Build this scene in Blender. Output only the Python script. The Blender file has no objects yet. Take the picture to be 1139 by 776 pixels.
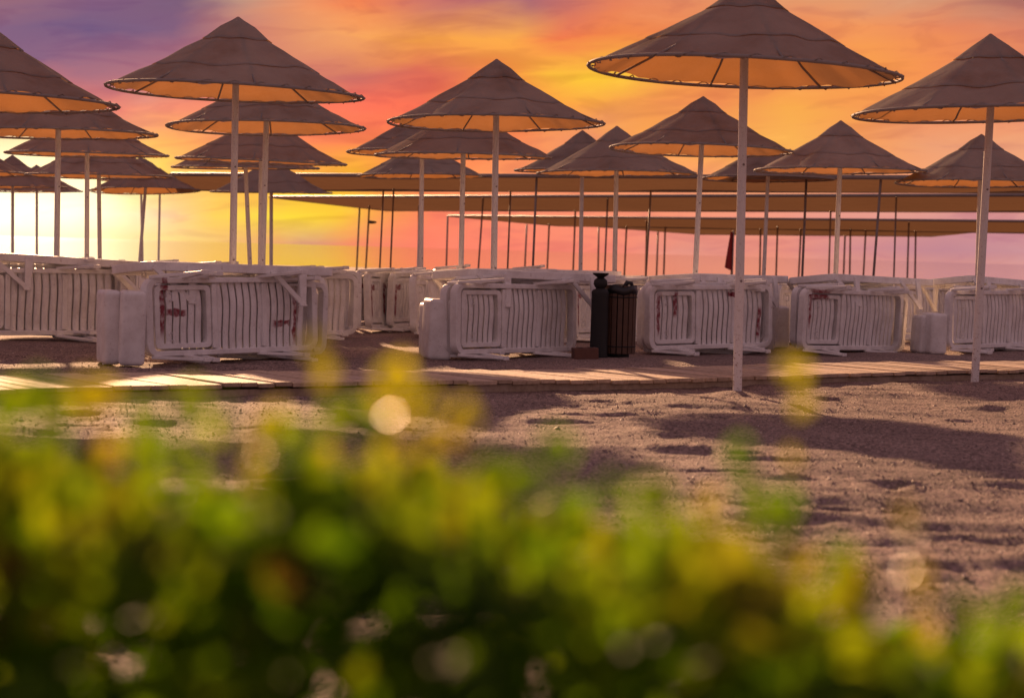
import bpy, bmesh, math, random
import numpy as np
from mathutils import Vector, Matrix

random.seed(7)
RNG = np.random.default_rng(11)
R = math.radians
scene = bpy.context.scene
col = scene.collection

# ------------------------------------------------------------------ camera
FPX, CX, CY, HY = 2215.0, 569.5, 388.0, 278.0      # survey numbers of the photo (1139 px wide)
CAM_H = 1.0
PITCH = math.atan((CY - HY) / FPX)
ROLL = math.radians(1.6)                            # the photo hangs a little to the right
cam_d = bpy.data.cameras.new("camera")
cam = bpy.data.objects.new("camera", cam_d)
col.objects.link(cam)
cam.location = (0, 0, CAM_H)
CAM_R = Matrix.Rotation(math.pi / 2 - PITCH, 3, 'X') @ Matrix.Rotation(ROLL, 3, 'Z')
cam.rotation_euler = CAM_R.to_euler()
cam_d.sensor_width = 36
cam_d.lens = 36 * FPX / 1139.0
cam_d.clip_start = 0.05
cam_d.clip_end = 20000
cam_d.dof.use_dof = True
cam_d.dof.focus_distance = 18.5
cam_d.dof.aperture_fstop = 3.2
scene.camera = cam
scene.view_settings.view_transform = 'Standard'
scene.view_settings.look = 'None'
scene.view_settings.exposure = 0
scene.render.engine = 'CYCLES'
scene.cycles.max_bounces = 8
scene.cycles.transparent_max_bounces = 8
scene.cycles.sample_clamp_indirect = 6
scene.cycles.sample_clamp_direct = 0
scene.cycles.use_denoising = True


def at(px, py, Y):
    """world point at depth Y seen in direction (px, py) of the survey"""
    v = CAM_R @ Vector(((px - CX) / FPX, (CY - py) / FPX, -1.0))
    k = Y / v.y
    return Vector((v.x * k, Y, CAM_H + v.z * k))


def hor(px):
    return HY + math.tan(ROLL) * (px - CX)


def on_plane(px, py, z):
    v = CAM_R @ Vector(((px - CX) / FPX, (CY - py) / FPX, -1.0))
    k = (z - CAM_H) / v.z
    return Vector((v.x * k, v.y * k, z))


# ------------------------------------------------------------------ noise helpers / ground height
class VNoise:
    def __init__(self, seed, n=256):
        self.t = np.random.default_rng(seed).random((n, n)) * 2 - 1
        self.n = n

    def __call__(self, x, y):
        x = np.asarray(x, float); y = np.asarray(y, float)
        xi = np.floor(x).astype(int); yi = np.floor(y).astype(int)
        fx = x - xi; fy = y - yi
        fx = fx * fx * fx * (fx * (fx * 6 - 15) + 10); fy = fy * fy * fy * (fy * (fy * 6 - 15) + 10)
        n = self.n
        a = self.t[xi % n, yi % n]; b = self.t[(xi + 1) % n, yi % n]
        c = self.t[xi % n, (yi + 1) % n]; d = self.t[(xi + 1) % n, (yi + 1) % n]
        return (a * (1 - fx) + b * fx) * (1 - fy) + (c * (1 - fx) + d * fx) * fy


N1, N2, N3, N4, N5 = VNoise(1), VNoise(2), VNoise(3), VNoise(4), VNoise(5)
BW_A, BW_B = Vector((-3.14, 11.95)), Vector((4.58, 17.45))       # boardwalk front edge (world)
BW_DIR = (BW_B - BW_A).normalized()
BW_N = Vector((-BW_DIR.y, BW_DIR.x))
BW_W = 1.15
foot = np.random.default_rng(3)
FOOT = np.stack([foot.uniform(-4.5, 5.5, 240), foot.uniform(4.0, 16.0, 240), foot.uniform(.05, .13, 240), foot.uniform(.012, .034, 240), foot.uniform(.8, 2.2, 240)], 1)


def base_z(x, y):
    x = np.asarray(x, float); y = np.asarray(y, float)
    z = -np.clip(y - 30, 0, None) * 0.006
    return z


def ground_z(x, y):
    x = np.asarray(x, float); y = np.asarray(y, float)
    z = base_z(x, y)
    s = (x - BW_A.x) * BW_N.x + (y - BW_A.y) * BW_N.y
    damp = 1 - 0.8 * np.exp(-((s - BW_W / 2) / (BW_W * .55)) ** 6)
    damp = damp * np.where(y > 17, .5, 1.0)
    r = 0.022 * N1(x * .7 + 9, y * .8) + 0.012 * N2(x * 1.7 + 3, y * 2.6)
    # shallow rake / tyre lines lying across the view
    r = r + 0.016 * N3(x * .55 + y * .15, y * 3.6) + 0.008 * N4(x * 1.5, y * 9 + x * .7)
    r = r + 0.0045 * N5(x * 9, y * 11) + .003 * N2(x * 17, y * 19)
    for qx, qy in ((1.62, 14.45), (3.83, 16.4)):            # sand heaped round the two near poles
        z = z + .035 * np.exp(-(((x - qx - .03) / .14) ** 2 + ((y - qy) / .12) ** 2))
    return z + (r - .012) * damp


def gz(x, y):
    return float(base_z(x, y))


def ground_at(px, py):
    Y = FPX * CAM_H / (py - hor(px))
    for _ in range(12):
        p = at(px, py, Y)
        g = gz(p.x, Y)
        Y *= (CAM_H - g) / max(1e-6, (CAM_H - p.z))
    return at(px, py, Y)


# ------------------------------------------------------------------ node helpers
def new_mat(name):
    m = bpy.data.materials.new(name)
    m.use_nodes = True
    nt = m.node_tree
    for n in list(nt.nodes):
        nt.nodes.remove(n)
    out = nt.nodes.new('ShaderNodeOutputMaterial')
    return m, nt, out


def N(nt, t, **kw):
    n = nt.nodes.new(t)
    for k, v in kw.items():
        if k in ('operation', 'blend_type', 'data_type', 'interpolation', 'noise_dimensions', 'distribution', 'wave_type', 'bands_direction', 'feature', 'clamp', 'use_clamp', 'sky_type', 'sun_disc', 'sun_elevation', 'sun_rotation', 'interpolation_type', 'attribute_name', 'vector_type', 'attribute_type'):
            setattr(n, k, v)
        else:
            n.inputs[k].default_value = v
    return n


def L(nt, a, b):
    nt.links.new(a, b)


def srgb(c):
    o = []
    for v in c[:3]:
        v /= 255.0
        o.append(v / 12.92 if v <= .04045 else ((v + .055) / 1.055) ** 2.4)
    return (o[0], o[1], o[2], 1)


def math_n(nt, op, a, b=None, c=None):
    n = nt.nodes.new('ShaderNodeMath'); n.operation = op
    for i, v in enumerate((a, b, c)):
        if v is None:
            continue
        if isinstance(v, (int, float)):
            n.inputs[i].default_value = v
        else:
            nt.links.new(v, n.inputs[i])
    return n.outputs[0]


def mix_col(nt, fac, a, b, blend='MIX'):
    n = nt.nodes.new('ShaderNodeMix'); n.data_type = 'RGBA'; n.blend_type = blend
    ins = [n.inputs['Factor']] + [i for i in n.inputs if i.type == 'RGBA']
    ins = [n.inputs[0], n.inputs[6], n.inputs[7]]
    for i, v in zip(ins, (fac, a, b)):
        if isinstance(v, (int, float)):
            i.default_value = v
        elif isinstance(v, (tuple, list)):
            i.default_value = v if len(v) == 4 else (*v, 1)
        else:
            nt.links.new(v, i)
    return n.outputs[2]


def ramp(nt, fac, stops, interp='LINEAR'):
    n = nt.nodes.new('ShaderNodeValToRGB')
    n.color_ramp.interpolation = interp
    e = n.color_ramp.elements
    while len(e) > 1:
        e.remove(e[-1])
    e[0].position = stops[0][0]; e[0].color = stops[0][1]
    for p, c in stops[1:]:
        k = e.new(p); k.color = c
    if fac is not None:
        nt.links.new(fac, n.inputs[0])
    return n.outputs[0]


# ------------------------------------------------------------------ world: sunset sky
SUN_AZ, SUN_EL = R(-13.8), R(14.4)        # azimuth from +Y, left negative
world = bpy.data.worlds.new("World")
scene.world = world
world.use_nodes = True
wt = world.node_tree
for n in list(wt.nodes):
    wt.nodes.remove(n)
w_out = wt.nodes.new('ShaderNodeOutputWorld')
bg = wt.nodes.new('ShaderNodeBackground')
L(wt, bg.outputs[0], w_out.inputs[0])
tc = wt.nodes.new('ShaderNodeTexCoord')
sep = wt.nodes.new('ShaderNodeSeparateXYZ')
L(wt, tc.outputs['Generated'], sep.inputs[0])
sx, sy, sz = sep.outputs
az = math_n(wt, 'MULTIPLY', math_n(wt, 'ARCTAN2', sx, sy), 180 / math.pi)          # degrees
el = math_n(wt, 'MULTIPLY', math_n(wt, 'ARCSINE', sz), 180 / math.pi)
comb = wt.nodes.new('ShaderNodeCombineXYZ')
L(wt, math_n(wt, 'MULTIPLY', math_n(wt, 'ADD', az, math_n(wt, 'MULTIPLY', el, -1.2)), .17), comb.inputs[0])
L(wt, math_n(wt, 'MULTIPLY', el, .62), comb.inputs[1])
wn = N(wt, 'ShaderNodeTexNoise', Scale=1.0, Detail=5.0, Roughness=.55, Distortion=.6)
L(wt, comb.outputs[0], wn.inputs['Vector'])
wsep = wt.nodes.new('ShaderNodeSeparateColor')
L(wt, wn.outputs['Color'], wsep.inputs[0])
dau = math_n(wt, 'MULTIPLY', math_n(wt, 'SUBTRACT', wsep.outputs[0], .5), 2.4)
dev = math_n(wt, 'MULTIPLY', math_n(wt, 'SUBTRACT', wsep.outputs[1], .5), 1.5)
az_i = math_n(wt, 'ADD', az, math_n(wt, 'MULTIPLY', math_n(wt, 'ADD', el, 2.84), math.sin(ROLL)))
az2 = math_n(wt, 'ADD', az_i, dau)
lowfade = math_n(wt, 'MINIMUM', 1.0, math_n(wt, 'ADD', .25, math_n(wt, 'MULTIPLY', math_n(wt, 'ABSOLUTE', el), .35)))
el2 = math_n(wt, 'ADD', math_n(wt, 'SUBTRACT', el, math_n(wt, 'MULTIPLY', az, math.sin(ROLL))), math_n(wt, 'MULTIPLY', dev, lowfade))


def px_az(px):
    return math.degrees(math.atan((px - CX) / FPX))


AZR = 50.0
azu = math_n(wt, 'DIVIDE', math_n(wt, 'ADD', az2, AZR), 2 * AZR)
side = {'far_l': (150, 105, 120), 'far_r': (150, 105, 120)}
ROWS = [
    (314, [(-260, (235, 165, 120)), (0, (252, 226, 165)), (95, (251, 215, 150)), (200, (250, 200, 120)), (260, (243, 165, 118)), (340, (238, 135, 112)), (475, (252, 132, 105)), (570, (252, 138, 110)), (760, (248, 155, 120)), (950, (240, 158, 125)), (1045, (232, 152, 125)), (1139, (225, 148, 128)), (1500, (190, 125, 125))]),
    (278, [(-260, (240, 170, 120)), (-60, (275, 255, 205)), (95, (262, 238, 176)), (150, (255, 222, 140)), (200, (255, 222, 118)), (262, (242, 178, 118)), (305, (236, 150, 115)), (350, (206, 135, 132)), (400, (245, 130, 108)), (475, (255, 130, 105)), (570, (255, 135, 110)), (665, (250, 140, 115)), (760, (228, 145, 130)), (855, (235, 145, 126)), (950, (214, 140, 140)), (1045, (196, 136, 146)), (1139, (204, 144, 150)), (1500, (170, 115, 130))]),
    (240, [(-260, (255, 190, 110)), (-60, (305, 288, 238)), (0, (320, 302, 262)), (95, (300, 282, 235)), (150, (262, 232, 188)), (200, (250, 200, 150)), (245, (255, 206, 90)), (330, (255, 220, 62)), (385, (255, 203, 60)), (425, (252, 165, 80)), (475, (255, 132, 98)), (570, (255, 142, 110)), (760, (250, 152, 120)), (855, (245, 155, 130)), (950, (234, 156, 140)), (1045, (220, 150, 144)), (1139, (218, 150, 146)), (1500, (180, 120, 130))]),
    (200, [(-260, (255, 190, 110)), (-60, (295, 270, 215)), (95, (290, 262, 210)), (150, (255, 228, 120)), (182, (255, 218, 74)), (205, (255, 192, 92)), (285, (255, 170, 80)), (385, (255, 188, 52)), (430, (255, 150, 75)), (570, (255, 155, 100)), (760, (255, 162, 105)), (950, (252, 166, 112)), (1139, (248, 168, 126)), (1500, (190, 125, 125))]),
    (160, [(-260, (230, 150, 120)), (-60, (255, 232, 185)), (60, (255, 222, 165)), (140, (250, 160, 112)), (190, (255, 176, 90)), (300, (255, 140, 95)), (410, (255, 135, 80)), (520, (255, 128, 84)), (620, (250, 152, 95)), (660, (236, 142, 106)), (720, (252, 165, 85)), (870, (251, 178, 86)), (950, (249, 160, 92)), (1040, (238, 160, 118)), (1139, (240, 164, 122)), (1500, (180, 120, 125))]),
    (120, [(-260, (180, 120, 125)), (0, (215, 125, 120)), (130, (238, 128, 112)), (165, (246, 148, 118)), (300, (250, 130, 100)), (405, (255, 118, 90)), (490, (255, 116, 84)), (590, (255, 150, 70)), (665, (252, 172, 72)), (730, (244, 150, 82)), (800, (240, 140, 84)), (880, (250, 172, 78)), (960, (247, 156, 84)), (1045, (244, 146, 92)), (1139, (240, 146, 104)), (1500, (180, 118, 120))]),
    (80, [(-260, (130, 95, 125)), (0, (128, 96, 130)), (95, (158, 108, 130)), (180, (190, 118, 125)), (330, (220, 132, 108)), (395, (205, 110, 102)), (480, (222, 108, 86)), (560, (250, 145, 70)), (625, (254, 190, 62)), (680, (255, 202, 58)), (740, (250, 160, 74)), (850, (244, 140, 84)), (960, (250, 158, 78)), (1045, (246, 146, 84)), (1139, (230, 136, 96)), (1500, (170, 110, 115))]),
    (40, [(-260, (120, 92, 125)), (0, (136, 100, 130)), (95, (118, 92, 130)), (190, (132, 96, 126)), (285, (215, 135, 112)), (385, (248, 165, 100)), (475, (250, 164, 76)), (570, (255, 172, 76)), (625, (246, 126, 78)), (700, (243, 136, 74)), (850, (236, 138, 90)), (950, (244, 152, 92)), (1045, (232, 136, 94)), (1139, (220, 132, 102)), (1500, (160, 105, 115))]),
    (0, [(-260, (135, 98, 122)), (0, (162, 110, 118)), (95, (140, 100, 128)), (205, (122, 92, 122)), (270, (196, 148, 128)), (340, (240, 146, 100)), (400, (245, 130, 82)), (475, (208, 120, 105)), (585, (165, 100, 115)), (680, (232, 130, 92)), (855, (228, 152, 108)), (1000, (218, 155, 120)), (1139, (172, 116, 106)), (1500, (150, 100, 112))]),
    (-160, [(-260, (140, 112, 140)), (200, (150, 115, 135)), (560, (205, 135, 120)), (860, (200, 140, 125)), (1139, (165, 120, 125)), (1500, (145, 110, 130))]),
]


def row_ramp(stops):
    st = [(max(0.0, (px_az(p) + AZR) / (2 * AZR)), srgb(c)) for p, c in stops]
    st = [(.04, srgb(side['far_l']))] + st + [(.96, srgb(side['far_r']))]
    return ramp(wt, azu, st)


cur = row_ramp(ROWS[0][1])
prev_el = math.degrees(math.atan((HY - ROWS[0][0]) / FPX))
for py, stops in ROWS[1:]:
    e = math.degrees(math.atan((HY - py) / FPX))
    mr = wt.nodes.new('ShaderNodeMapRange'); mr.interpolation_type = 'LINEAR'
    L(wt, el2, mr.inputs[0])
    mr.inputs[1].default_value = prev_el; mr.inputs[2].default_value = e
    cur = mix_col(wt, mr.outputs[0], cur, row_ramp(stops))
    prev_el = e
# wispy streaks of cloud over the painted bands
comb2 = wt.nodes.new('ShaderNodeCombineXYZ')
L(wt, math_n(wt, 'MULTIPLY', math_n(wt, 'ADD', az, math_n(wt, 'MULTIPLY', el, -1.6)), .38), comb2.inputs[0])
L(wt, math_n(wt, 'MULTIPLY', el, 1.7), comb2.inputs[1])
n2 = N(wt, 'ShaderNodeTexNoise', Scale=1.0, Detail=7.0, Roughness=.56, Distortion=.7)
L(wt, comb2.outputs[0], n2.inputs['Vector'])
streak = ramp(wt, n2.outputs[0], [(.32, (.82, .74, .86, 1)), (.43, (.91, .87, .95, 1)), (.49, (1, 1, 1, 1)), (.58, (1.0, 1.02, 1.0, 1)), (.68, (1.05, 1.13, 1.12, 1))])
cur = mix_col(wt, .75, cur, mix_col(wt, 1.0, cur, streak, 'MULTIPLY'))
# glow of the sun behind thin cloud
gd = math_n(wt, 'ADD', math_n(wt, 'POWER', math_n(wt, 'DIVIDE', math_n(wt, 'ADD', az, 13.2), 3.4), 2.0), math_n(wt, 'POWER', math_n(wt, 'DIVIDE', math_n(wt, 'SUBTRACT', el, 1.3), 1.7), 2.0))
glow = math_n(wt, 'POWER', 2.718, math_n(wt, 'MULTIPLY', gd, -1.0))
cur = mix_col(wt, glow, cur, mix_col(wt, 1.0, cur, (.40, .29, .13, 1), 'ADD'))
# physical sky for the rest of the dome, tinted by the dusk haze
sky = wt.nodes.new('ShaderNodeTexSky'); sky.sky_type = 'NISHITA'; sky.sun_disc = False
sky.sun_elevation = R(6); sky.sun_rotation = SUN_AZ
sky.dust_density = 3.0
skyc = mix_col(wt, 1.0, sky.outputs[0], (.06, .06, .06, 1), 'MULTIPLY')
skyc = mix_col(wt, .75, skyc, (.42, .255, .285, 1))
# behind the viewer / high up: fade to that
fe = wt.nodes.new('ShaderNodeMapRange'); fe.interpolation_type = 'SMOOTHSTEP'
L(wt, el, fe.inputs[0]); fe.inputs[1].default_value = 9; fe.inputs[2].default_value = 28
fa = wt.nodes.new('ShaderNodeMapRange'); fa.interpolation_type = 'SMOOTHSTEP'
L(wt, math_n(wt, 'ABSOLUTE', az), fa.inputs[0]); fa.inputs[1].default_value = 40; fa.inputs[2].default_value = 95
cur = mix_col(wt, math_n(wt, 'MAXIMUM', fe.outputs[0], fa.outputs[0]), cur, skyc)
L(wt, cur, bg.inputs[0])
bg.inputs[1].default_value = 1.0

sd = bpy.data.lights.new("sun", 'SUN')
sd.energy = 8.5; sd.angle = R(.6); sd.color = (1.0, .56, .30)
sun = bpy.data.objects.new("sun", sd); col.objects.link(sun)
sdir = Vector((math.sin(SUN_AZ) * math.cos(SUN_EL), math.cos(SUN_AZ) * math.cos(SUN_EL), math.sin(SUN_EL)))
sun.rotation_euler = sdir.to_track_quat('Z', 'Y').to_euler()
sun.location = sdir * 60

# ------------------------------------------------------------------ materials
def principled(nt, out):
    b = nt.nodes.new('ShaderNodeBsdfPrincipled')
    nt.links.new(b.outputs[0], out.inputs[0])
    return b


def obj_coord(nt):
    return nt.nodes.new('ShaderNodeTexCoord').outputs['Object']


def noise(nt, vec, scale, detail=4, rough=.5):
    n = N(nt, 'ShaderNodeTexNoise', Scale=scale, Detail=detail, Roughness=rough)
    if vec is not None:
        L(nt, vec, n.inputs['Vector'])
    return n.outputs[0]


def simple_mat(name, c1, c2, scale=6, rough=.5, bump=.0, bscale=60):
    m, nt, out = new_mat(name)
    b = principled(nt, out)
    v = obj_coord(nt)
    f = noise(nt, v, scale)
    L(nt, mix_col(nt, f, (*c1, 1), (*c2, 1)), b.inputs['Base Color'])
    b.inputs['Roughness'].default_value = rough
    if bump:
        bn = nt.nodes.new('ShaderNodeBump'); bn.inputs['Strength'].default_value = bump; bn.inputs['Distance'].default_value = .01
        L(nt, noise(nt, v, bscale), bn.inputs['Height']); L(nt, bn.outputs[0], b.inputs['Normal'])
    return m


def plastic(name, strokes):
    """weathered white plastic; strokes = red spray marks as (x0,z?,...) boxes in object space"""
    m, nt, out = new_mat(name)
    b = principled(nt, out)
    v = obj_coord(nt)
    f1 = noise(nt, v, 5, 5, .6)
    base = ramp(nt, f1, [(.3, (.66, .62, .60, 1)), (.55, (.84, .82, .81, 1)), (.8, (.88, .86, .86, 1))])
    f2 = noise(nt, v, 38, 3, .6)
    base = mix_col(nt, ramp(nt, f2, [(.62, (0, 0, 0, 1)), (.74, (.5, .5, .5, 1))]), base, (.36, .29, .25, 1))
    if strokes:
        sp = nt.nodes.new('ShaderNodeSeparateXYZ')
        wob = N(nt, 'ShaderNodeTexNoise', Scale=9.0, Detail=3.0)
        L(nt, v, wob.inputs['Vector'])
        wv = nt.nodes.new('ShaderNodeVectorMath'); wv.operation = 'MULTIPLY_ADD'
        L(nt, wob.outputs['Color'], wv.inputs[0]); wv.inputs[1].default_value = (.09, .09, .09)
        sb = nt.nodes.new('ShaderNodeVectorMath'); sb.operation = 'SUBTRACT'
        L(nt, v, sb.inputs[0]); sb.inputs[1].default_value = (.045, .045, .045)
        L(nt, sb.outputs[0], wv.inputs[2])
        L(nt, wv.outputs[0], sp.inputs[0])
        tot = None
        for (x, y, hx, hy) in strokes:
            dx = math_n(nt, 'DIVIDE', math_n(nt, 'ABSOLUTE', math_n(nt, 'SUBTRACT', sp.outputs[0], x)), hx)
            dy = math_n(nt, 'DIVIDE', math_n(nt, 'ABSOLUTE', math_n(nt, 'SUBTRACT', sp.outputs[1], y)), hy)
            d = math_n(nt, 'MAXIMUM', dx, dy)
            mr = nt.nodes.new('ShaderNodeMapRange'); mr.interpolation_type = 'SMOOTHSTEP'
            L(nt, d, mr.inputs[0]); mr.inputs[1].default_value = 1.25; mr.inputs[2].default_value = .7
            tot = mr.outputs[0] if tot is None else math_n(nt, 'MAXIMUM', tot, mr.outputs[0])
        pf = noise(nt, v, 24, 3, .6)
        tot = math_n(nt, 'MULTIPLY', tot, ramp(nt, pf, [(.3, (.35, .35, .35, 1)), (.55, (1, 1, 1, 1))]))
        base = mix_col(nt, tot, base, (.22, .012, .03, 1))
    L(nt, base, b.inputs['Base Color'])
    b.inputs['Roughness'].default_value = .42
    bn = nt.nodes.new('ShaderNodeBump'); bn.inputs['Strength'].default_value = .15; bn.inputs['Distance'].default_value = .01
    L(nt, noise(nt, v, 30), bn.inputs['Height']); L(nt, bn.outputs[0], b.inputs['Normal'])
    return m


M = {}
M['plastic'] = plastic("weathered white plastic", [])
M['plastic_a'] = plastic("white plastic, red spray at the head", [(.20, -.42, .035, .24), (.33, -.36, .12, .03), (1.68, -.30, .03, .22), (1.52, -.24, .1, .025)])
M['plastic_b'] = plastic("white plastic, red spray stripe", [(.16, -.36, .03, .2), (.42, -.46, .03, .12), (1.30, -.55, .1, .03), (1.72, -.26, .03, .16)])
M['plastic_c'] = plastic("white plastic, red spray low", [(.15, -.45, .03, .2), (.32, -.58, .16, .05)])
M['plastic_d'] = plastic("white plastic, red spray on the end", [(.12, -.30, .06, .17), (.2, -.48, .1, .03)])
M['block'] = plastic("pale scuffed plastic block", [])
def pole_mat():
    m, nt, out = new_mat("white painted pole")
    b = principled(nt, out)
    v = obj_coord(nt)
    c = mix_col(nt, noise(nt, v, 7), (.72, .69, .67, 1), (.82, .80, .79, 1))
    sp = nt.nodes.new('ShaderNodeSeparateXYZ'); L(nt, v, sp.inputs[0])
    low = nt.nodes.new('ShaderNodeMapRange'); L(nt, sp.outputs[2], low.inputs[0])
    low.inputs[1].default_value = .02; low.inputs[2].default_value = .5; low.inputs[3].default_value = 1; low.inputs[4].default_value = .28
    chips = ramp(nt, noise(nt, v, 46, 4, .65), [(.56, (0, 0, 0, 1)), (.66, (1, 1, 1, 1))])
    c = mix_col(nt, math_n(nt, 'MULTIPLY', chips, low.outputs[0]), c, (.24, .11, .06, 1))
    L(nt, c, b.inputs['Base Color']); b.inputs['Roughness'].default_value = .42
    return m


M['pole'] = pole_mat()
M['rib'] = simple_mat("weathered tube", (.22, .18, .165), (.32, .27, .25), 7, .75)
M['post'] = simple_mat("grey steel post", (.20, .165, .16), (.30, .25, .24), 7, .5)
M['metal_dark'] = simple_mat("dark metal", (.006, .006, .007), (.014, .014, .014), 9, .7)
M['wood_dark'] = simple_mat("dark stained wood", (.055, .028, .018), (.12, .06, .035), 14, .6, .3, 50)
M['bag'] = simple_mat("black bin liner", (.01, .01, .012), (.02, .02, .024), 14, .35, .5, 25)
M['brick'] = simple_mat("brown block", (.10, .045, .035), (.17, .075, .05), 18, .8, .3, 60)
M['flag'] = simple_mat("red flag cloth", (.30, .02, .02), (.38, .03, .025), 10, .8)
M['bird'] = simple_mat("dark feathers", (.03, .025, .025), (.06, .05, .05), 10, .8)
M['stem'] = simple_mat("brown twig bark", (.09, .05, .03), (.17, .10, .06), 40, .8, .3, 120)
M['shell'] = simple_mat("bleached debris", (.5, .42, .36), (.62, .55, .5), 20, .6)


def fabric(name, c1, c2, tr, tmix, wscale=210):
    m, nt, out = new_mat(name)
    v = obj_coord(nt)
    f = noise(nt, v, 3.2, 5, .6)
    fine = noise(nt, v, wscale, 2, .5)
    c = mix_col(nt, f, (*c1, 1), (*c2, 1))
    oi = nt.nodes.new('ShaderNodeObjectInfo')
    rv = nt.nodes.new('ShaderNodeVectorMath'); rv.operation = 'ADD'
    L(nt, v, rv.inputs[0]); L(nt, oi.outputs['Location'], rv.inputs[1])
    st = noise(nt, rv.outputs[0], 1.6, 6, .65)
    c = mix_col(nt, 1.0, c, ramp(nt, st, [(.32, (.70, .67, .65, 1)), (.5, (1, 1, 1, 1)), (.68, (1.18, 1.16, 1.14, 1))]), 'MULTIPLY')
    c = mix_col(nt, 1.0, c, ramp(nt, oi.outputs['Random'], [(0, (.84, .82, .82, 1)), (1, (1.12, 1.1, 1.08, 1))]), 'MULTIPLY')
    c = mix_col(nt, .35, c, mix_col(nt, 1.0, c, ramp(nt, fine, [(.3, (.6, .6, .6, 1)), (.7, (1.3, 1.3, 1.3, 1))]), 'MULTIPLY'))
    d = nt.nodes.new('ShaderNodeBsdfDiffuse'); L(nt, c, d.inputs[0])
    t = nt.nodes.new('ShaderNodeBsdfTranslucent')
    L(nt, mix_col(nt, f, tuple(x * .8 for x in tr) + (1,), (*tr, 1)), t.inputs[0])
    bn = nt.nodes.new('ShaderNodeBump'); bn.inputs['Strength'].default_value = .35; bn.inputs['Distance'].default_value = .02
    L(nt, noise(nt, v, 9, 4, .5), bn.inputs['Height'])
    L(nt, bn.outputs[0], d.inputs['Normal'])
    mx = nt.nodes.new('ShaderNodeMixShader'); mx.inputs[0].default_value = tmix
    L(nt, d.outputs[0], mx.inputs[1]); L(nt, t.outputs[0], mx.inputs[2])
    L(nt, mx.outputs[0], out.inputs[0])
    return m


M['canopy'] = fabric("taupe parasol mesh cloth", (.29, .28, .262), (.355, .343, .322), (.62, .265, .07), .36)
M['shade'] = fabric("tan shade net", (.18, .13, .10), (.23, .165, .125), (.35, .19, .088), .5, 60)


def sand_mat():
    m, nt, out = new_mat("coarse grey sand")
    b = principled(nt, out)
    v = obj_coord(nt)
    f1 = noise(nt, v, .8, 4, .6)
    c = ramp(nt, f1, [(.3, (.195, .143, .132, 1)), (.7, (.315, .235, .21, 1))])
    f2 = N(nt, 'ShaderNodeTexVoronoi', Scale=75.0); L(nt, v, f2.inputs['Vector'])
    g = nt.nodes.new('ShaderNodeSeparateColor'); L(nt, f2.outputs['Color'], g.inputs[0])
    c2 = mix_col(nt, 1.0, c, ramp(nt, g.outputs[0], [(0, (.45, .43, .42, 1)), (.5, (.95, .93, .92, 1)), (1, (1.55, 1.5, 1.45, 1))]), 'MULTIPLY')
    f3 = noise(nt, v, 260, 2, .6)
    c3 = mix_col(nt, .6, c2, mix_col(nt, 1.0, c2, ramp(nt, f3, [(.3, (.5, .5, .5, 1)), (.7, (1.45, 1.45, 1.45, 1))]), 'MULTIPLY'))
    L(nt, c3, b.inputs['Base Color'])
    b.inputs['Roughness'].default_value = .85
    b.inputs['Specular IOR Level'].default_value = .25
    h = math_n(nt, 'ADD', math_n(nt, 'MULTIPLY', noise(nt, v, 28, 5, .65), 1.0), math_n(nt, 'MULTIPLY', f2.outputs['Distance'], -.55))
    h = math_n(nt, 'ADD', h, math_n(nt, 'MULTIPLY', noise(nt, v, 130, 3, .6), .35))
    bn = nt.nodes.new('ShaderNodeBump'); bn.inputs['Strength'].default_value = .8; bn.inputs['Distance'].default_value = .012
    L(nt, h, bn.inputs['Height']); L(nt, bn.outputs[0], b.inputs['Normal'])
    return m


M['sand'] = sand_mat()


def pebble_mat():
    m, nt, out = new_mat("beach pebbles")
    b = principled(nt, out)
    a = N(nt, 'ShaderNodeAttribute'); a.attribute_name = 'tone'
    c = ramp(nt, a.outputs['Fac'], [(0, (.12, .09, .08, 1)), (.5, (.30, .22, .195, 1)), (.85, (.42, .33, .29, 1)), (1, (.66, .55, .49, 1))])
    L(nt, c, b.inputs['Base Color']); b.inputs['Roughness'].default_value = .6
    return m


M['pebble'] = pebble_mat()


def wood_mat():
    m, nt, out = new_mat("sun bleached planks")
    b = principled(nt, out)
    tcn = nt.nodes.new('ShaderNodeTexCoord')
    mp = nt.nodes.new('ShaderNodeMapping'); mp.inputs['Scale'].default_value = (9, 1.2, 6)
    L(nt, tcn.outputs['Object'], mp.inputs[0])
    f = noise(nt, mp.outputs[0], 4, 6, .65)
    a = N(nt, 'ShaderNodeAttribute'); a.attribute_name = 'tone'
    c = ramp(nt, f, [(.25, (.34, .24, .165, 1)), (.5, (.52, .39, .28, 1)), (.75, (.62, .48, .36, 1))])
    c = mix_col(nt, 1.0, c, ramp(nt, a.outputs['Fac'], [(0, (.72, .70, .68, 1)), (1, (1.15, 1.12, 1.08, 1))]), 'MULTIPLY')
    s = noise(nt, tcn.outputs['Object'], 2.2, 5, .7)                     # sand blown over the boards
    c = mix_col(nt, ramp(nt, s, [(.48, (0, 0, 0, 1)), (.66, (.75, .75, .75, 1))]), c, (.50, .38, .31, 1))
    L(nt, c, b.inputs['Base Color']); b.inputs['Roughness'].default_value = .75
    bn = nt.nodes.new('ShaderNodeBump'); bn.inputs['Strength'].default_value = .5; bn.inputs['Distance'].default_value = .008
    L(nt, f, bn.inputs['Height']); L(nt, bn.outputs[0], b.inputs['Normal'])
    return m


M['wood'] = wood_mat()


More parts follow.
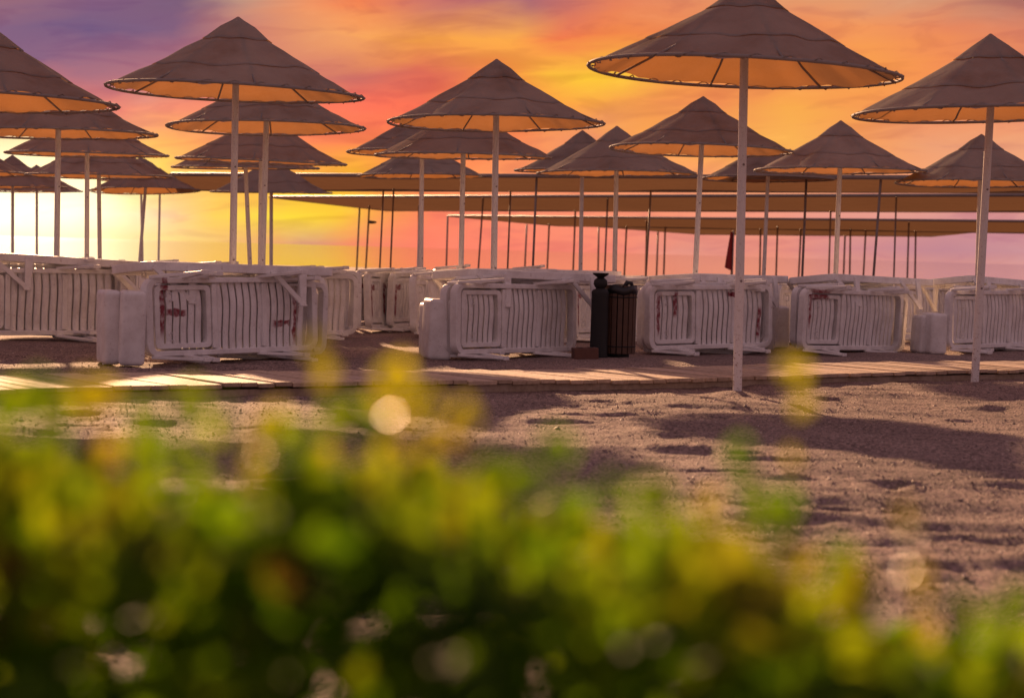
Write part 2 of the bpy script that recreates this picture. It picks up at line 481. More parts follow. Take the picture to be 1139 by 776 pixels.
def sea_mat():
    m, nt, out = new_mat("calm evening sea")
    b = principled(nt, out)
    b.inputs['Base Color'].default_value = (.10, .06, .06, 1)
    b.inputs['Roughness'].default_value = .04
    b.inputs['IOR'].default_value = 1.33
    tcn = nt.nodes.new('ShaderNodeTexCoord')
    mp = nt.nodes.new('ShaderNodeMapping'); mp.inputs['Scale'].default_value = (.10, .5, 1)
    L(nt, tcn.outputs['Object'], mp.inputs[0])
    bn = nt.nodes.new('ShaderNodeBump'); bn.inputs['Strength'].default_value = .06; bn.inputs['Distance'].default_value = .4
    L(nt, noise(nt, mp.outputs[0], 1.5, 4, .6), bn.inputs['Height']); L(nt, bn.outputs[0], b.inputs['Normal'])
    return m


M['sea'] = sea_mat()


def leaf_mat(name, gain=1.0, yellow=0.0, gloss=.6):
    m, nt, out = new_mat(name)
    a = N(nt, 'ShaderNodeAttribute'); a.attribute_name = 'tone'
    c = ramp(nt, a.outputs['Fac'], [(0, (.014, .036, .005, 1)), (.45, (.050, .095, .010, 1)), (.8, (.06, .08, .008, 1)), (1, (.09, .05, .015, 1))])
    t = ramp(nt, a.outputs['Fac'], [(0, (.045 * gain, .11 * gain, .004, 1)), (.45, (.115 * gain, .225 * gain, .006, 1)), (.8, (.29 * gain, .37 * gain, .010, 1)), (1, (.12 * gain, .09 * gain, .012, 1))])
    if yellow:
        t = mix_col(nt, yellow, t, (.85, .50, .03, 1))
    b = nt.nodes.new('ShaderNodeBsdfPrincipled')
    L(nt, c, b.inputs['Base Color']); b.inputs['Roughness'].default_value = gloss
    b.inputs['Specular IOR Level'].default_value = .5 if gloss < .5 else .12
    tr = nt.nodes.new('ShaderNodeBsdfTranslucent'); L(nt, t, tr.inputs[0])
    mx = nt.nodes.new('ShaderNodeMixShader'); mx.inputs[0].default_value = .5
    L(nt, b.outputs[0], mx.inputs[1]); L(nt, tr.outputs[0], mx.inputs[2])
    L(nt, mx.outputs[0], out.inputs[0])
    return m


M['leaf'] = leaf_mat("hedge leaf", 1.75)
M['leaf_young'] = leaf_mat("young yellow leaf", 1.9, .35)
M['leaf_gloss'] = leaf_mat("glint leaf", 1.0, .2, .36)  # for the tiny leaves added to make sun glints

# ------------------------------------------------------------------ mesh helpers
def link_mesh(name, me, mat, parent=None):
    o = bpy.data.objects.new(name, me)
    if mat is not None:
        me.materials.append(mat)
    col.objects.link(o)
    if parent is not None:
        o.parent = parent
    return o


def bm_obj(name, bm, mat, parent=None, smooth=False, bevel=0, auto=None):
    bmesh.ops.recalc_face_normals(bm, faces=bm.faces)
    if bevel:
        bmesh.ops.bevel(bm, geom=[e for e in bm.edges if len(e.link_faces) == 2 and e.calc_face_angle(0) > .6], offset=bevel, segments=2, affect='EDGES', profile=.6)
    me = bpy.data.meshes.new(name)
    bm.to_mesh(me); bm.free()
    if smooth:
        me.polygons.foreach_set('use_smooth', [True] * len(me.polygons))
        if auto is not None:
            me.set_sharp_from_angle(angle=auto)
    return link_mesh(name, me, mat, parent)


def box(bm, c, s, rot=None):
    g = bmesh.ops.create_cube(bm, size=1)
    mt = Matrix.Translation(c) @ (rot.to_4x4() if rot is not None else Matrix.Identity(4)) @ Matrix.Diagonal((*s, 1))
    bmesh.ops.transform(bm, matrix=mt, verts=g['verts'])
    return g['verts']


def bar(bm, a, b, w, h, up=(0, 0, 1), w2=None, h2=None):
    """tapered rectangular bar from a to b"""
    a = Vector(a); b = Vector(b)
    d = (b - a).normalized(); u = Vector(up)
    s = d.cross(u)
    if s.length < 1e-4:
        s = d.cross(Vector((1, 0, 0)))
    s.normalize(); u = s.cross(d)
    w2 = w if w2 is None else w2; h2 = h if h2 is None else h2
    vs = []
    for p, ww, hh in ((a, w, h), (b, w2, h2)):
        for i, j in ((-1, -1), (1, -1), (1, 1), (-1, 1)):
            vs.append(bm.verts.new(p + s * (i * ww / 2) + u * (j * hh / 2)))
    f = [(3, 2, 1, 0), (4, 5, 6, 7)] + [(i, (i + 1) % 4, 4 + (i + 1) % 4, 4 + i) for i in range(4)]
    for q in f:
        bm.faces.new([vs[k] for k in q])
    return vs


def tube(bm, pts, r, seg=10, closed=False, cap=True):
    pts = [Vector(p) for p in pts]
    n = len(pts)
    rs = r if isinstance(r, (list, tuple)) else [r] * n
    rings = []
    for i, p in enumerate(pts):
        if closed:
            d = pts[(i + 1) % n] - pts[i - 1]
        else:
            d = pts[min(i + 1, n - 1)] - pts[max(i - 1, 0)]
        d.normalize()
        ref = Vector((0, 0, 1)) if abs(d.z) < .9 else Vector((1, 0, 0))
        s = d.cross(ref).normalized(); u = s.cross(d)
        rings.append([bm.verts.new(p + (s * math.cos(2 * math.pi * k / seg) + u * math.sin(2 * math.pi * k / seg)) * rs[i]) for k in range(seg)])
    m = n if closed else n - 1
    for i in range(m):
        A, B = rings[i], rings[(i + 1) % n]
        for k in range(seg):
            bm.faces.new((A[k], A[(k + 1) % seg], B[(k + 1) % seg], B[k]))
    if not closed and cap:
        bm.faces.new(rings[0][::-1]); bm.faces.new(rings[-1])


def lathe(bm, prof, seg=24, c=(0, 0, 0)):
    rings = []
    for r, z in prof:
        rings.append([bm.verts.new((c[0] + r * math.cos(2 * math.pi * k / seg), c[1] + r * math.sin(2 * math.pi * k / seg), c[2] + z)) for k in range(seg)])
    for A, B in zip(rings, rings[1:]):
        for k in range(seg):
            bm.faces.new((A[k], A[(k + 1) % seg], B[(k + 1) % seg], B[k]))
    bm.faces.new(rings[0][::-1]); bm.faces.new(rings[-1])


def empty(name, loc=(0, 0, 0), rot=(0, 0, 0)):
    o = bpy.data.objects.new(name, None)
    o.empty_display_size = .2
    col.objects.link(o)
    o.location = loc; o.rotation_euler = rot
    return o


def tag(o, label=None, cat=None, group=None, kind=None):
    if label: o['label'] = label
    if cat: o['category'] = cat
    if group: o['group'] = group
    if kind: o['kind'] = kind
    return o


def children(o):
    return CH.get(o.name, [])


CH = {}


def remember(root):
    for o in col.objects:
        if o.parent is not None:
            CH.setdefault(o.parent.name, [])
            if o not in CH[o.parent.name]:
                CH[o.parent.name].append(o)


def copy_tree(o, parent=None):
    c = o.copy(); col.objects.link(c)
    if parent is not None:
        c.parent = parent
    kids = list(children(o))
    CH[c.name] = []
    for k in kids:
        CH[c.name].append(copy_tree(k, c))
    return c


# ------------------------------------------------------------------ ground, sea
def grid_mesh(name, xs, ys, zf, mat):
    X, Y = np.meshgrid(xs, ys)
    Z = zf(X, Y)
    co = np.stack([X.ravel(), Y.ravel(), Z.ravel()], 1)
    nx, ny = len(xs), len(ys)
    i = np.arange(nx * ny).reshape(ny, nx)
    q = np.stack([i[:-1, :-1].ravel(), i[:-1, 1:].ravel(), i[1:, 1:].ravel(), i[1:, :-1].ravel()], 1)
    me = bpy.data.meshes.new(name)
    me.vertices.add(len(co)); me.vertices.foreach_set('co', co.ravel())
    me.loops.add(q.size); me.loops.foreach_set('vertex_index', q.ravel().astype(np.int32))
    me.polygons.add(len(q)); me.polygons.foreach_set('loop_start', np.arange(0, q.size, 4, dtype=np.int32))
    me.polygons.foreach_set('use_smooth', np.ones(len(q), bool))
    me.update(calc_edges=True)
    return link_mesh(name, me, mat)


def ground_full(X, Y):
    Z = ground_z(X, Y)
    for fx, fy, r, dp, asp in FOOT:
        m = (np.abs(X - fx) < r * 4) & (np.abs(Y - fy) < r * 3)
        if not m.any():
            continue
        dd = np.sqrt(((X[m] - fx) / (r * asp)) ** 2 + ((Y[m] - fy) / r) ** 2)
        Z[m] += -dp * np.exp(-dd ** 2 * 1.2) + dp * .55 * np.exp(-((dd - 1.5) / .5) ** 2)
    return Z


xs = np.concatenate([[-400, -200, -100, -60, -40, -25, -18, -13, -10], np.arange(-8, 8.5, .045), [10, 13, 18, 25, 40, 60, 100, 200, 400]])
ys = np.concatenate([[-60, -30, -12, -5, -2, 0, 1], np.arange(1.6, 18.5, .042), np.arange(18.5, 30, .12), np.arange(30, 230, 2.5)])
sand = grid_mesh('sand', xs, ys, ground_full, M['sand'])
tag(sand, kind='structure')
sea = grid_mesh('sea', np.array([-9000, -2000, -400, 0, 400, 2000, 9000.]), np.array([155, 200, 320, 900, 3000, 12000.]), lambda X, Y: X * 0 - .82, M['sea'])
tag(sea, kind='structure')

# gravel scattered over the sand: nobody could count it
def gravel():
    n = 60000
    Y = 3.2 + (RNG.random(n) ** 1.25) * 15.5
    half = .30 * Y + .6
    X = (RNG.random(n) * 2 - 1) * half
    s = (X - BW_A.x) * BW_N.x + (Y - BW_A.y) * BW_N.y
    keep = (s < -.03) | (s > BW_W + .03)
    X, Y = X[keep], Y[keep]; n = len(X)
    Z = ground_full(X.copy(), Y.copy())
    r = .0025 + .005 * RNG.random(n) ** 3
    r[RNG.random(n) < .0015] *= 2.4
    base = np.array([(1, 0, 0), (0, 1, 0), (-1, 0, 0), (0, -1, 0), (0, 0, 1), (0, 0, -1)], float)
    fac = np.array([(0, 1, 4), (1, 2, 4), (2, 3, 4), (3, 0, 4), (1, 0, 5), (2, 1, 5), (3, 2, 5), (0, 3, 5)])
    co = base[None] * (1 + .5 * (RNG.random((n, 6, 1)) - .5)) * np.stack([r * (1 + .6 * RNG.random(n)), r, r * (.5 + .4 * RNG.random(n))], 1)[:, None]
    a = RNG.random(n) * 6.28
    ca, sa = np.cos(a)[:, None], np.sin(a)[:, None]
    x = co[..., 0] * ca - co[..., 1] * sa; y = co[..., 0] * sa + co[..., 1] * ca
    co = np.stack([x + X[:, None], y + Y[:, None], co[..., 2] + (Z + r * .25)[:, None]], -1).reshape(-1, 3)
    f = (fac[None] + (np.arange(n) * 6)[:, None, None]).reshape(-1, 3)
    me = bpy.data.meshes.new('gravel')
    me.vertices.add(len(co)); me.vertices.foreach_set('co', co.ravel())
    me.loops.add(f.size); me.loops.foreach_set('vertex_index', f.ravel().astype(np.int32))
    me.polygons.add(len(f)); me.polygons.foreach_set('loop_start', np.arange(0, f.size, 3, dtype=np.int32))
    me.polygons.foreach_set('use_smooth', np.ones(len(f), bool))
    me.update(calc_edges=True)
    at_ = me.attributes.new('tone', 'FLOAT', 'POINT')
    at_.data.foreach_set('value', np.repeat(RNG.random(n), 6).astype(np.float32))
    o = link_mesh('gravel', me, M['pebble'])
    tag(o, 'grey and tan gravel strewn over the sand in front of the boardwalk', 'gravel', kind='stuff')


gravel()

# ------------------------------------------------------------------ boardwalk
def boardwalk():
    bm = bmesh.new()
    lay = bm.verts.layers.float.new('tone')
    rng = random.Random(5)
    s = -9.0
    while s < 20:
        w = .118 + rng.uniform(-.006, .006)
        tone = rng.random()
        c = BW_A + BW_DIR * (s + w / 2) + BW_N * (BW_W / 2 + rng.uniform(-.012, .012))
        z = .058 + rng.uniform(-.004, .005) + .012 * math.sin(s * .9)
        rot = Matrix.Rotation(math.atan2(BW_DIR.y, BW_DIR.x) + rng.uniform(-.006, .006), 3, 'Z') @ Matrix.Rotation(rng.uniform(-.006, .006), 3, 'X')
        vs = box(bm, (c.x, c.y, z), (w, BW_W, .028), rot)
        for v in vs:
            v[lay] = tone
        s += w + .010
    for off in (.05, BW_W / 2, BW_W - .05):                                  # bearers under the planks
        a = BW_A + BW_DIR * -9 + BW_N * off; b = BW_A + BW_DIR * 20 + BW_N * off
        bar(bm, (a.x, a.y, .012), (b.x, b.y, .012), .045, .06)
    o = bm_obj('boardwalk', bm, M['wood'], bevel=.003)
    tag(o, kind='structure')


boardwalk()

# ------------------------------------------------------------------ parasol
RIM = 1.1


CANOPIES = []


def make_parasol():
    root = empty('beach_parasol')
    # canopy: cone of eight panels; local origin at the rim plane centre is z = RZ
    RZ = 2.25
    prof = [(.008, .655), (.05, .622), (.15, .553), (.265, .463), (.298, .441)]
    prof2 = [(.262, .452), (.45, .350), (.60, .262), (.70, .205), (.715, .194), (.83, .135), (.94, .078), (1.0, .045), (1.035, .025)]
    for var in range(5):
        bm = bmesh.new()
        seg = 96

        def sag(a, r):
            k = (1 + math.cos(8 * a)) / 2            # 1 on a rib, 0 in mid panel
            return -.020 * (r / RIM) * (1 - k), k

        prof_mid = [(.262, .452), (.45, .350), (.60, .262), (.70, .205), (.718, .1945)]
        prof2 = [(.69, .203), (.83, .132), (.94, .076), (1.01, .038), (1.078, .012)]
        for pr, edge in ((prof2, True), (prof_mid, False), (prof, None)):
            rings = []
            for j, (r, z) in enumerate(pr):
                ring = []
                for i in range(seg):
                    a = 2 * math.pi * i / seg
                    dz, k = sag(a, r)
                    rr = r * (1 - .018 * (1 - k))
                    wr = float(N2(7 * math.cos(a) * r + 31 * var + 40, 7 * math.sin(a) * r + 60)) * .010 + float(N1(3 * math.cos(a) + 17 * var + 40, 3 * math.sin(a) + 30)) * .020 * (r / RIM) ** 1.5 + float(N4(3 * a + 9 * var + 7 * math.sin(a), 1.5 * r)) * .010 * r
                    zz = z + dz * (1 + .5 * math.sin(3 * a + var)) + wr * (0.35 if r > 1.06 else 1)
                    if edge and j == len(pr) - 1:
                        lace = abs(math.sin(16 * a))                # scalloped hem between laces
                        rr -= .012 * lace + .020 * max(0, math.sin(2 * a + 1)) ** 3; zz += .008 * lace
                    ring.append(bm.verts.new((rr * math.cos(a), rr * math.sin(a), RZ + zz)))
                rings.append(ring)
            for A, B in zip(rings, rings[1:]):
                for i in range(seg):
                    bm.faces.new((B[i], B[(i + 1) % seg], A[(i + 1) % seg], A[i]))
            if edge is None:
                bm.faces.new(rings[0])
        if var:
            bmesh.ops.recalc_face_normals(bm, faces=bm.faces)
            me = bpy.data.meshes.new('canopy'); bm.to_mesh(me); bm.free()
            me.polygons.foreach_set('use_smooth', [True] * len(me.polygons)); me.materials.append(M['canopy'])
            CANOPIES.append(me)
        else:
            canopy = bm_obj('canopy', bm, M['canopy'], root, smooth=True)
            CANOPIES.append(canopy.data)
    bm = bmesh.new()
    tube(bm, [(RIM * math.cos(2 * math.pi * i / 72), RIM * math.sin(2 * math.pi * i / 72), RZ + .006 * math.sin(2 * (2 * math.pi * i / 72) + .6)) for i in range(72)], .0125, 8, closed=True)
    rim = bm_obj('rim_ring', bm, M['rib'], root, smooth=True)
    bm = bmesh.new()                                             # one cord laced round ring and hem
    pts = []
    for i in range(160):
        a = 2 * math.pi * i / 160
        u = (i % 5) / 5 * 2 * math.pi
        rr = 1.080 + .034 * math.cos(u); zz = .004 + .017 * math.sin(u)
        pts.append((rr * math.cos(a), rr * math.sin(a), RZ + zz))
    tube(bm, pts, .0042, 5, closed=True)
    bm_obj('lacing', bm, M['canopy'], rim, smooth=True)
    for i in range(8):
        a = 2 * math.pi * i / 8
        c, s = math.cos(a), math.sin(a)
        bm = bmesh.new()
        pts = [(.045 * c, .045 * s, RZ + .575), (.45 * c, .45 * s, RZ + .325), (.80 * c, .80 * s, RZ + .125), (RIM * c, RIM * s, RZ)]
        tube(bm, pts, .009, 6)
        bm_obj('rib', bm, M['rib'], root, smooth=True)
    bm = bmesh.new()
    lathe(bm, [(.055, -.05), (.058, 0), (.055, .05)], 16, (0, 0, RZ + .56))
    bm_obj('hub', bm, M['pole'], root, smooth=True, auto=R(40))
    bm = bmesh.new()
    lathe(bm, [(.033, -.3), (.033, 0), (.0325, 1.2), (.031, RZ + .59)], 16)
    pole = bm_obj('pole', bm, M['pole'], root, smooth=True, auto=R(40))
    for z in (.80, 1.62):                                        # bolt heads on the shaft
        bm = bmesh.new()
        lathe(bm, [(.009, 0), (.009, .007), (.006, .010)], 8)
        bmesh.ops.rotate(bm, verts=bm.verts, cent=(0, 0, 0), matrix=Matrix.Rotation(math.pi / 2, 3, 'X'))
        bmesh.ops.translate(bm, verts=bm.verts, vec=(0.004, -.030, z))
        bm_obj('bolt', bm, M['post'], pole, smooth=True, auto=R(40))
    remember(root)
    return root, RZ


parasol0, PRZ = make_parasol()
# centre px, canopy width px, rim y px, pole bottom px shift, roll (deg, right side down +), label
PAR = [
    (828, 345, 81, 820, 3.0, 'largest and nearest parasol, its brown canopy top cut off by the upper picture edge', 438),
    (1101, 300, 127, 1084, -.5, 'large brown parasol at the right edge, its white pole standing before the boardwalk', 427),
    (262, 283, 103, 259, 2.4, 'large brown parasol left of centre, its pole right behind the red marked lounger pile', -18.5),
    (-14, 288, 113, -16, 2.0, 'brown parasol at the left edge, only the right part of its canopy in view', None),
    (553, 240, 137, 550, .8, 'brown parasol in the middle, tallest peak of the central cluster, seen against orange cloud', None),
    (296, 219, 142, 291, .5, 'brown parasol directly below and behind the large left one, its rim lacing clearly seen', None),
    (65, 217, 149, 63, .5, 'brown parasol second from the top in the far left cluster, glowing orange inside', None),
    (781, 203, 167, 772, 2.0, 'brown parasol with a leaning white pole just left of the nearest pole', None),
    (514, 196, 174, 513, .5, 'brown parasol tucked right under the middle one, orange lining showing', None),
    (934, 188, 190, 929, 0.6, 'brown parasol with a sharp peak between the two right hand big parasols', None),
    (291, 188, 180, 290, 2.2, 'brown parasol third from the top in the left of centre column', None),
    (97, 178, 172, 97, .8, 'brown parasol third from the top in the far left cluster, flat dark canopy', None),
    (1091, 186, 204, 1088, 1.0, 'brown parasol partly behind the right edge pole, its left side lit pink', None),
    (686, 176, 193, 684, .5, 'brown parasol whose canopy reaches behind the black pedestal and slatted bin', None),
    (470, 166, 170, 469, 0.8, 'brown parasol behind the middle one, only its left slope in view', None),
    (273, 162, 187, 281, .3, 'brown parasol fourth from the top in the left of centre column, only a sliver', None),
    (110, 160, 196, 112, .6, 'brown parasol fourth from the top in the far left cluster, pale rim', None),
    (-44, 152, 193, -44, .4, 'small brown parasol by the left edge, only its right tip in view against the glow', None),
    (647, 150, 190, 646, .2, 'small brown parasol with a clear pointed peak, half hidden behind the one near the bin', None),
    (855, 147, 199, 849, 1.0, 'small brown parasol between the nearest pole and the sharp peaked one', None),
    (469, 142, 196, 465, 0, 'small brown parasol lowest of the central cluster, just above the shade roofs', None),
    (301, 134, 214, 302, .2, 'small brown parasol lowest in the left of centre column', None),
    (162, 121, 212, 153, 0, 'small brown parasol lowest at the right of the far left cluster', None),
    (14, 119, 208, 14, 0, 'small brown parasol washed out by the low sun at the left edge', None),
    (41, 100, 213, 41, 0, 'far brown parasol with a hair thin pole in the bright glow at left', None),
    (157, 90, 201, 159, 0, 'far brown parasol peeping out behind the far left cluster, only its right slope showing', None),
    (178, 82, 211, 176, 0, 'far brown parasol, rightmost thin pole of the far left cluster', None),
]
for i, (px, W, ry, pb, roll, lab, by) in enumerate(PAR):
    d = FPX * 2 * RIM / W
    sc = 1.0
    if by is not None:
        d2 = -by if by < 0 else ground_at(pb, by).y
        by = 308 if by < 0 else by
        sc = d2 / d; d = d2
    top = at(px, ry, d)
    bx = at(pb, 310 if by is None else by, d).x
    zb = gz(bx, d)
    o = parasol0 if i == 0 else copy_tree(parasol0)
    o['label'] = lab; o['category'] = 'parasol'; o['group'] = 'brown parasols on the beach'
    # stretch the pole so that the rim plane sits at the surveyed height: move the root, keep the canopy size
    o.location = (bx, d, zb)
    lean = math.atan2(top.x - bx, top.z - zb)
    H = math.hypot(top.x - bx, top.z - zb)
    o.rotation_euler = (R(random.uniform(-1, 1)), lean, R(random.uniform(0, 45)))
    dz = H - PRZ
    for k in children(o):
        nm = k.name.split('.')[0]
        k.rotation_mode = 'XYZ'
        if nm == 'canopy':
            k.data = CANOPIES[i % 5]
        if nm == 'pole':
            k.scale = (1, 1, (H + .58) / (PRZ + .58)); k.location = (0, 0, 0)
        else:
            # the head of the parasol tilts a little on the pole
            T = Matrix.Rotation(-o.rotation_euler.z, 4, 'Z') @ Matrix.Rotation(R(roll) - ROLL - lean, 4, 'Y') @ Matrix.Rotation(o.rotation_euler.z, 4, 'Z')
            P = Matrix.Translation((0, 0, H)) @ T @ Matrix.Diagonal((sc, sc, sc, 1)) @ Matrix.Translation((0, 0, -PRZ))
            k.location = P.to_translation(); k.rotation_euler = P.to_euler(); k.scale = (sc, sc, sc)

# ------------------------------------------------------------------ shade roofs on posts
def shade_roof(z, nl, nr, fr, fl, posts, label):
    """flat net roof given by its four corners (survey pixels) at height z; posts (top px, bottom px, depth share)"""
    NL, NR, FR, FL = [on_plane(p[0], p[1], z) for p in (nl, nr, fr, fl)]
    NR = NL + (NR - NL) * 1.35; FR = FL + (FR - FL) * 1.35
    base = Vector((NL.x, NL.y, gz(NL.x, NL.y)))
    root = empty('shade_roof', base)
    bm = bmesh.new()
    nx, ny, bays = 70, 8, 8
    rows = []
    for j in range(ny + 1):
        v = j / ny
        row = []
        for i in range(nx + 1):
            u = i / nx
            p = NL.lerp(NR, u).lerp(FL.lerp(FR, u), v)
            p.z += -.10 * math.sin(math.pi * v) * (.5 + .5 * abs(math.sin(math.pi * u * bays))) + .02 * math.sin(23 * u + 3 * v)
            row.append(bm.verts.new(p - base))
        rows.append(row)
    for A, B in zip(rows, rows[1:]):
        for i in range(nx):
            bm.faces.new((A[i], A[i + 1], B[i + 1], B[i]))
    bm_obj('net', bm, M['shade'], root, smooth=True)
    bm = bmesh.new()
    tube(bm, [NL - base, NR - base, FR - base, FL - base], .03 + NL.y * .0002, 8, closed=True)
    bm_obj('frame', bm, M['post'], root, smooth=True)
    for tp, bp, v in posts:
        yn = nl[1] + (nr[1] - nl[1]) * (tp - nl[0]) / (nr[0] - nl[0])
        yf = fl[1] + (fr[1] - fl[1]) * (tp - fl[0]) / (fr[0] - fl[0])
        t = on_plane(tp, yn + (yf - yn) * v, z)
        b = at(bp, 314, t.y)
        g = gz(b.x, t.y) - .2
        k = (z - g) / (z - b.z)
        b = t + (b - t) * k
        bm = bmesh.new()
        tube(bm, [b - base, t - base], max(.021, t.y * .00045), 8)
        bm_obj('post', bm, M['post'], root, smooth=True)
    tag(root, label, 'shade roof', 'long shade roofs behind the parasols')
    return root


shade_roof(2.35, (190, 194), (1139, 198), (1139, 213), (213, 211), [(426.5, 421.7, .95), (438, 433.6, .8), (568, 564, .96), (597, 592, .02), (724, 718, .95), (897, 892, .02), (980, 971, .02), (1180, 1172, .02)],
           'nearest and highest long brown shade roof, running behind nearly all the parasols')
shade_roof(2.75, (300, 219), (1139, 217), (1139, 235), (430, 234), [(400, 396, .75), (411, 406, .5), (466, 465, .5), (537.5, 531, .1), (640, 637, .95), (676, 672, .1), (924, 921.6, .95), (997, 994, .1), (1190, 1186, .1)],
           'second long brown shade roof from the top, its left end tapering left of the central cluster')
shade_roof(2.75, (498, 240), (1139, 246), (1139, 259), (620, 251), [(498, 496, .0), (586, 583, .9), (611, 608, .6), (697, 694, .85), (719.5, 718, .3), (740, 738, .9), (846, 845, .9), (865, 863, .5), (891, 888, .9), (946, 945, .8), (963, 960, .95), (1011, 1009, .2), (1018.6, 1017.7, .9), (1200, 1198, .3)],
           'third long brown shade roof from the top, its left end behind the middle pole')
shade_roof(2.75, (666, 252), (960, 256), (960, 262), (780, 260.5), [(666, 665, 0), (732, 730, .5), (816, 813, .3), (940, 938, .8)],
           'lowest and farthest brown shade roof, short, between the bin and the nearest pole')

# red flag hanging from a post
def flag():
    p = at(814.5, 272, 58)
    root = empty('flag', p)
    bm = bmesh.new()
    w, h = .22, 1.15
    rows = []
    for j in range(15):
        v = j / 14
        rows.append([bm.verts.new((-(w * (.35 + .65 * v)) * (u / 4) + .02, .05 * math.sin(u * 1.6 + v * 3), -h * v + .38 + .10 * v * (u / 4))) for u in range(5)])
    for A, B in zip(rows, rows[1:]):
        for i in range(4):
            bm.faces.new((A[i], A[i + 1], B[i + 1], B[i]))
    bm_obj('cloth', bm, M['flag'], root, smooth=True)
    bm = bmesh.new()
    tube(bm, [(.03, 0, gz(p.x, p.y) - p.z - .1), (.03, 0, .42)], .020, 6)
    bm_obj('staff', bm, M['post'], root, smooth=True)
    tag(root, 'dark red flag hanging limp from a thin post left of the nearest pole', 'flag')


flag()

# ------------------------------------------------------------------ sun lounger
LL, LW = 1.92, .645


def ring_prism(bm, x0, x1, y0, y1, rad_o, thick, z0, z1, seg=7):
    """rounded rectangular ring lying in xy, z0..z1 high; thick=(end0, end1, sides)"""
    def outline(a0, a1, b0, b1, r):
        pts = []
        for cx, cy, st in ((a1 - r, b1 - r, 0), (a0 + r, b1 - r, 90), (a0 + r, b0 + r, 180), (a1 - r, b0 + r, 270)):
            for k in range(seg + 1):
                t = R(st + 90 * k / seg)
                pts.append((cx + r * math.cos(t), cy + r * math.sin(t)))
        return pts
    e0, e1, s = thick
    O = outline(x0, x1, y0, y1, rad_o); I = outline(x0 + e0, x1 - e1, y0 + s, y1 - s, rad_o * .55)
    n = len(O)
    lay = [[bm.verts.new((p[0], p[1], z)) for p in q] for q, z in ((O, z0), (O, z1), (I, z1), (I, z0))]
    for i in range(n):
        j = (i + 1) % n
        for A, B in ((0, 1), (1, 2), (2, 3), (3, 0)):
            bm.faces.new((lay[A][i], lay[A][j], lay[B][j], lay[B][i]))


def slat(bm, x, w, y0, y1, zc, bow, lean=0.0, t=.012, n=9):
    prev = None
    for j in range(n):
        v = j / (n - 1)
        y = y0 + (y1 - y0) * v
        z = zc - bow * math.sin(math.pi * v) - .35 * bow * math.sin(2 * math.pi * v)
        xx = x + lean * math.sin(2 * math.pi * v)
        ring = [bm.verts.new((xx - w / 2, y, z - t * .2)), bm.verts.new((xx - w * .32, y, z + t / 2)), bm.verts.new((xx + w * .32, y, z + t / 2)), bm.verts.new((xx + w / 2, y, z - t * .2)),
                bm.verts.new((xx + w * .32, y, z - t)), bm.verts.new((xx - w * .32, y, z - t))]
        if prev:
            for k in range(6):
                bm.faces.new((prev[k], prev[(k + 1) % 6], ring[(k + 1) % 6], ring[k]))
        else:
            bm.faces.new(ring[::-1])
        prev = ring
    bm.faces.new(prev)


def make_lounger():
    root = empty('sun_lounger')
    P = M['plastic']
    bm = bmesh.new()
    ring_prism(bm, 0, LL, -LW, 0, .11, (.068, .06, .046), -.075, .0)
    for x in (.735, 1.30):                                                       # cross bars
        box(bm, (x, -LW / 2, -.052), (.05, LW - .11, .03))
    bm_obj('frame', bm, P, root, bevel=.008)
    bm = bmesh.new()
    x = .80
    while x < LL - .10:
        slat(bm, x, .064, -LW + .046, -.046, -.022, .019, .003)
        x += .0785
    bm_obj('seat_slats', bm, P, root, smooth=True, auto=R(50))
    bm = bmesh.new()
    ring_prism(bm, .105, .705, -LW + .062, -.062, .05, (.05, .05, .042), -.055, .008)
    back = bm_obj('backrest', bm, P, root, bevel=.006)
    bm = bmesh.new()
    x = .19
    while x < .64:
        slat(bm, x, .064, -LW + .100, -.100, -.016, .014, .002)
        x += .0785
    bm_obj('backrest_slats', bm, P, back, smooth=True, auto=R(50))
    for y in (-LW + .16, -.16):
        bm = bmesh.new()
        tube(bm, [(.26, y - .03, -.055), (.26, y - .03, -.095), (.26, y + .03, -.095), (.26, y + .03, -.055)], .010, 6)
        bm_obj('hinge_bracket', bm, P, root)
    for sgn, y in ((-1, -LW - .004), (1, .004)):
        for x0, dx in ((.40, .34), (1.52, .30)):
            bm = bmesh.new()
            yo = y + sgn * .030
            bar(bm, (x0 + .02, y, -.03), (x0, yo, -.335), .030, .085, (1, 0, 0), .028, .055)          # upright
            bar(bm, (x0 - .012, yo, -.318), (x0 - dx, y, -.045), .026, .045, (0, 0, 1), .026, .04)     # long brace
            box(bm, (x0, yo, -.340), (.075, .036, .016))
            bm_obj('leg', bm, P, root, bevel=.005)
    remember(root)
    return root


lounger0 = make_lounger()
first_l = [True]
LG = 'white sun loungers stacked on their sides'


def place_lounger(loc, yaw, roll=0.0, pitch=0.0, label='', mat=None, flat=False):
    if first_l[0]:
        o = lounger0; first_l[0] = False
    else:
        o = copy_tree(lounger0)
    o.location = loc
    if flat:
        Mx = Matrix.Rotation(yaw, 3, 'Z') @ Matrix.Rotation(pitch, 3, 'Y') @ Matrix.Rotation(roll, 3, 'X')
    else:
        Mx = Matrix.Rotation(yaw, 3, 'Z') @ Matrix.Rotation(pitch, 3, 'Y') @ Matrix.Rotation(-math.pi / 2 + roll, 3, 'X')
    o.rotation_euler = Mx.to_euler()
    o['label'] = label; o['category'] = 'sun lounger'; o['group'] = LG
    if mat is not None:
        def setm(k):
            for s in k.material_slots:
                s.link = 'OBJECT'; s.material = mat
            for c in children(k):
                setm(c)
        for k in children(o):
            if k.name.split('.')[0] in ('frame', 'seat_slats', 'backrest'):
                setm(k)
    return o


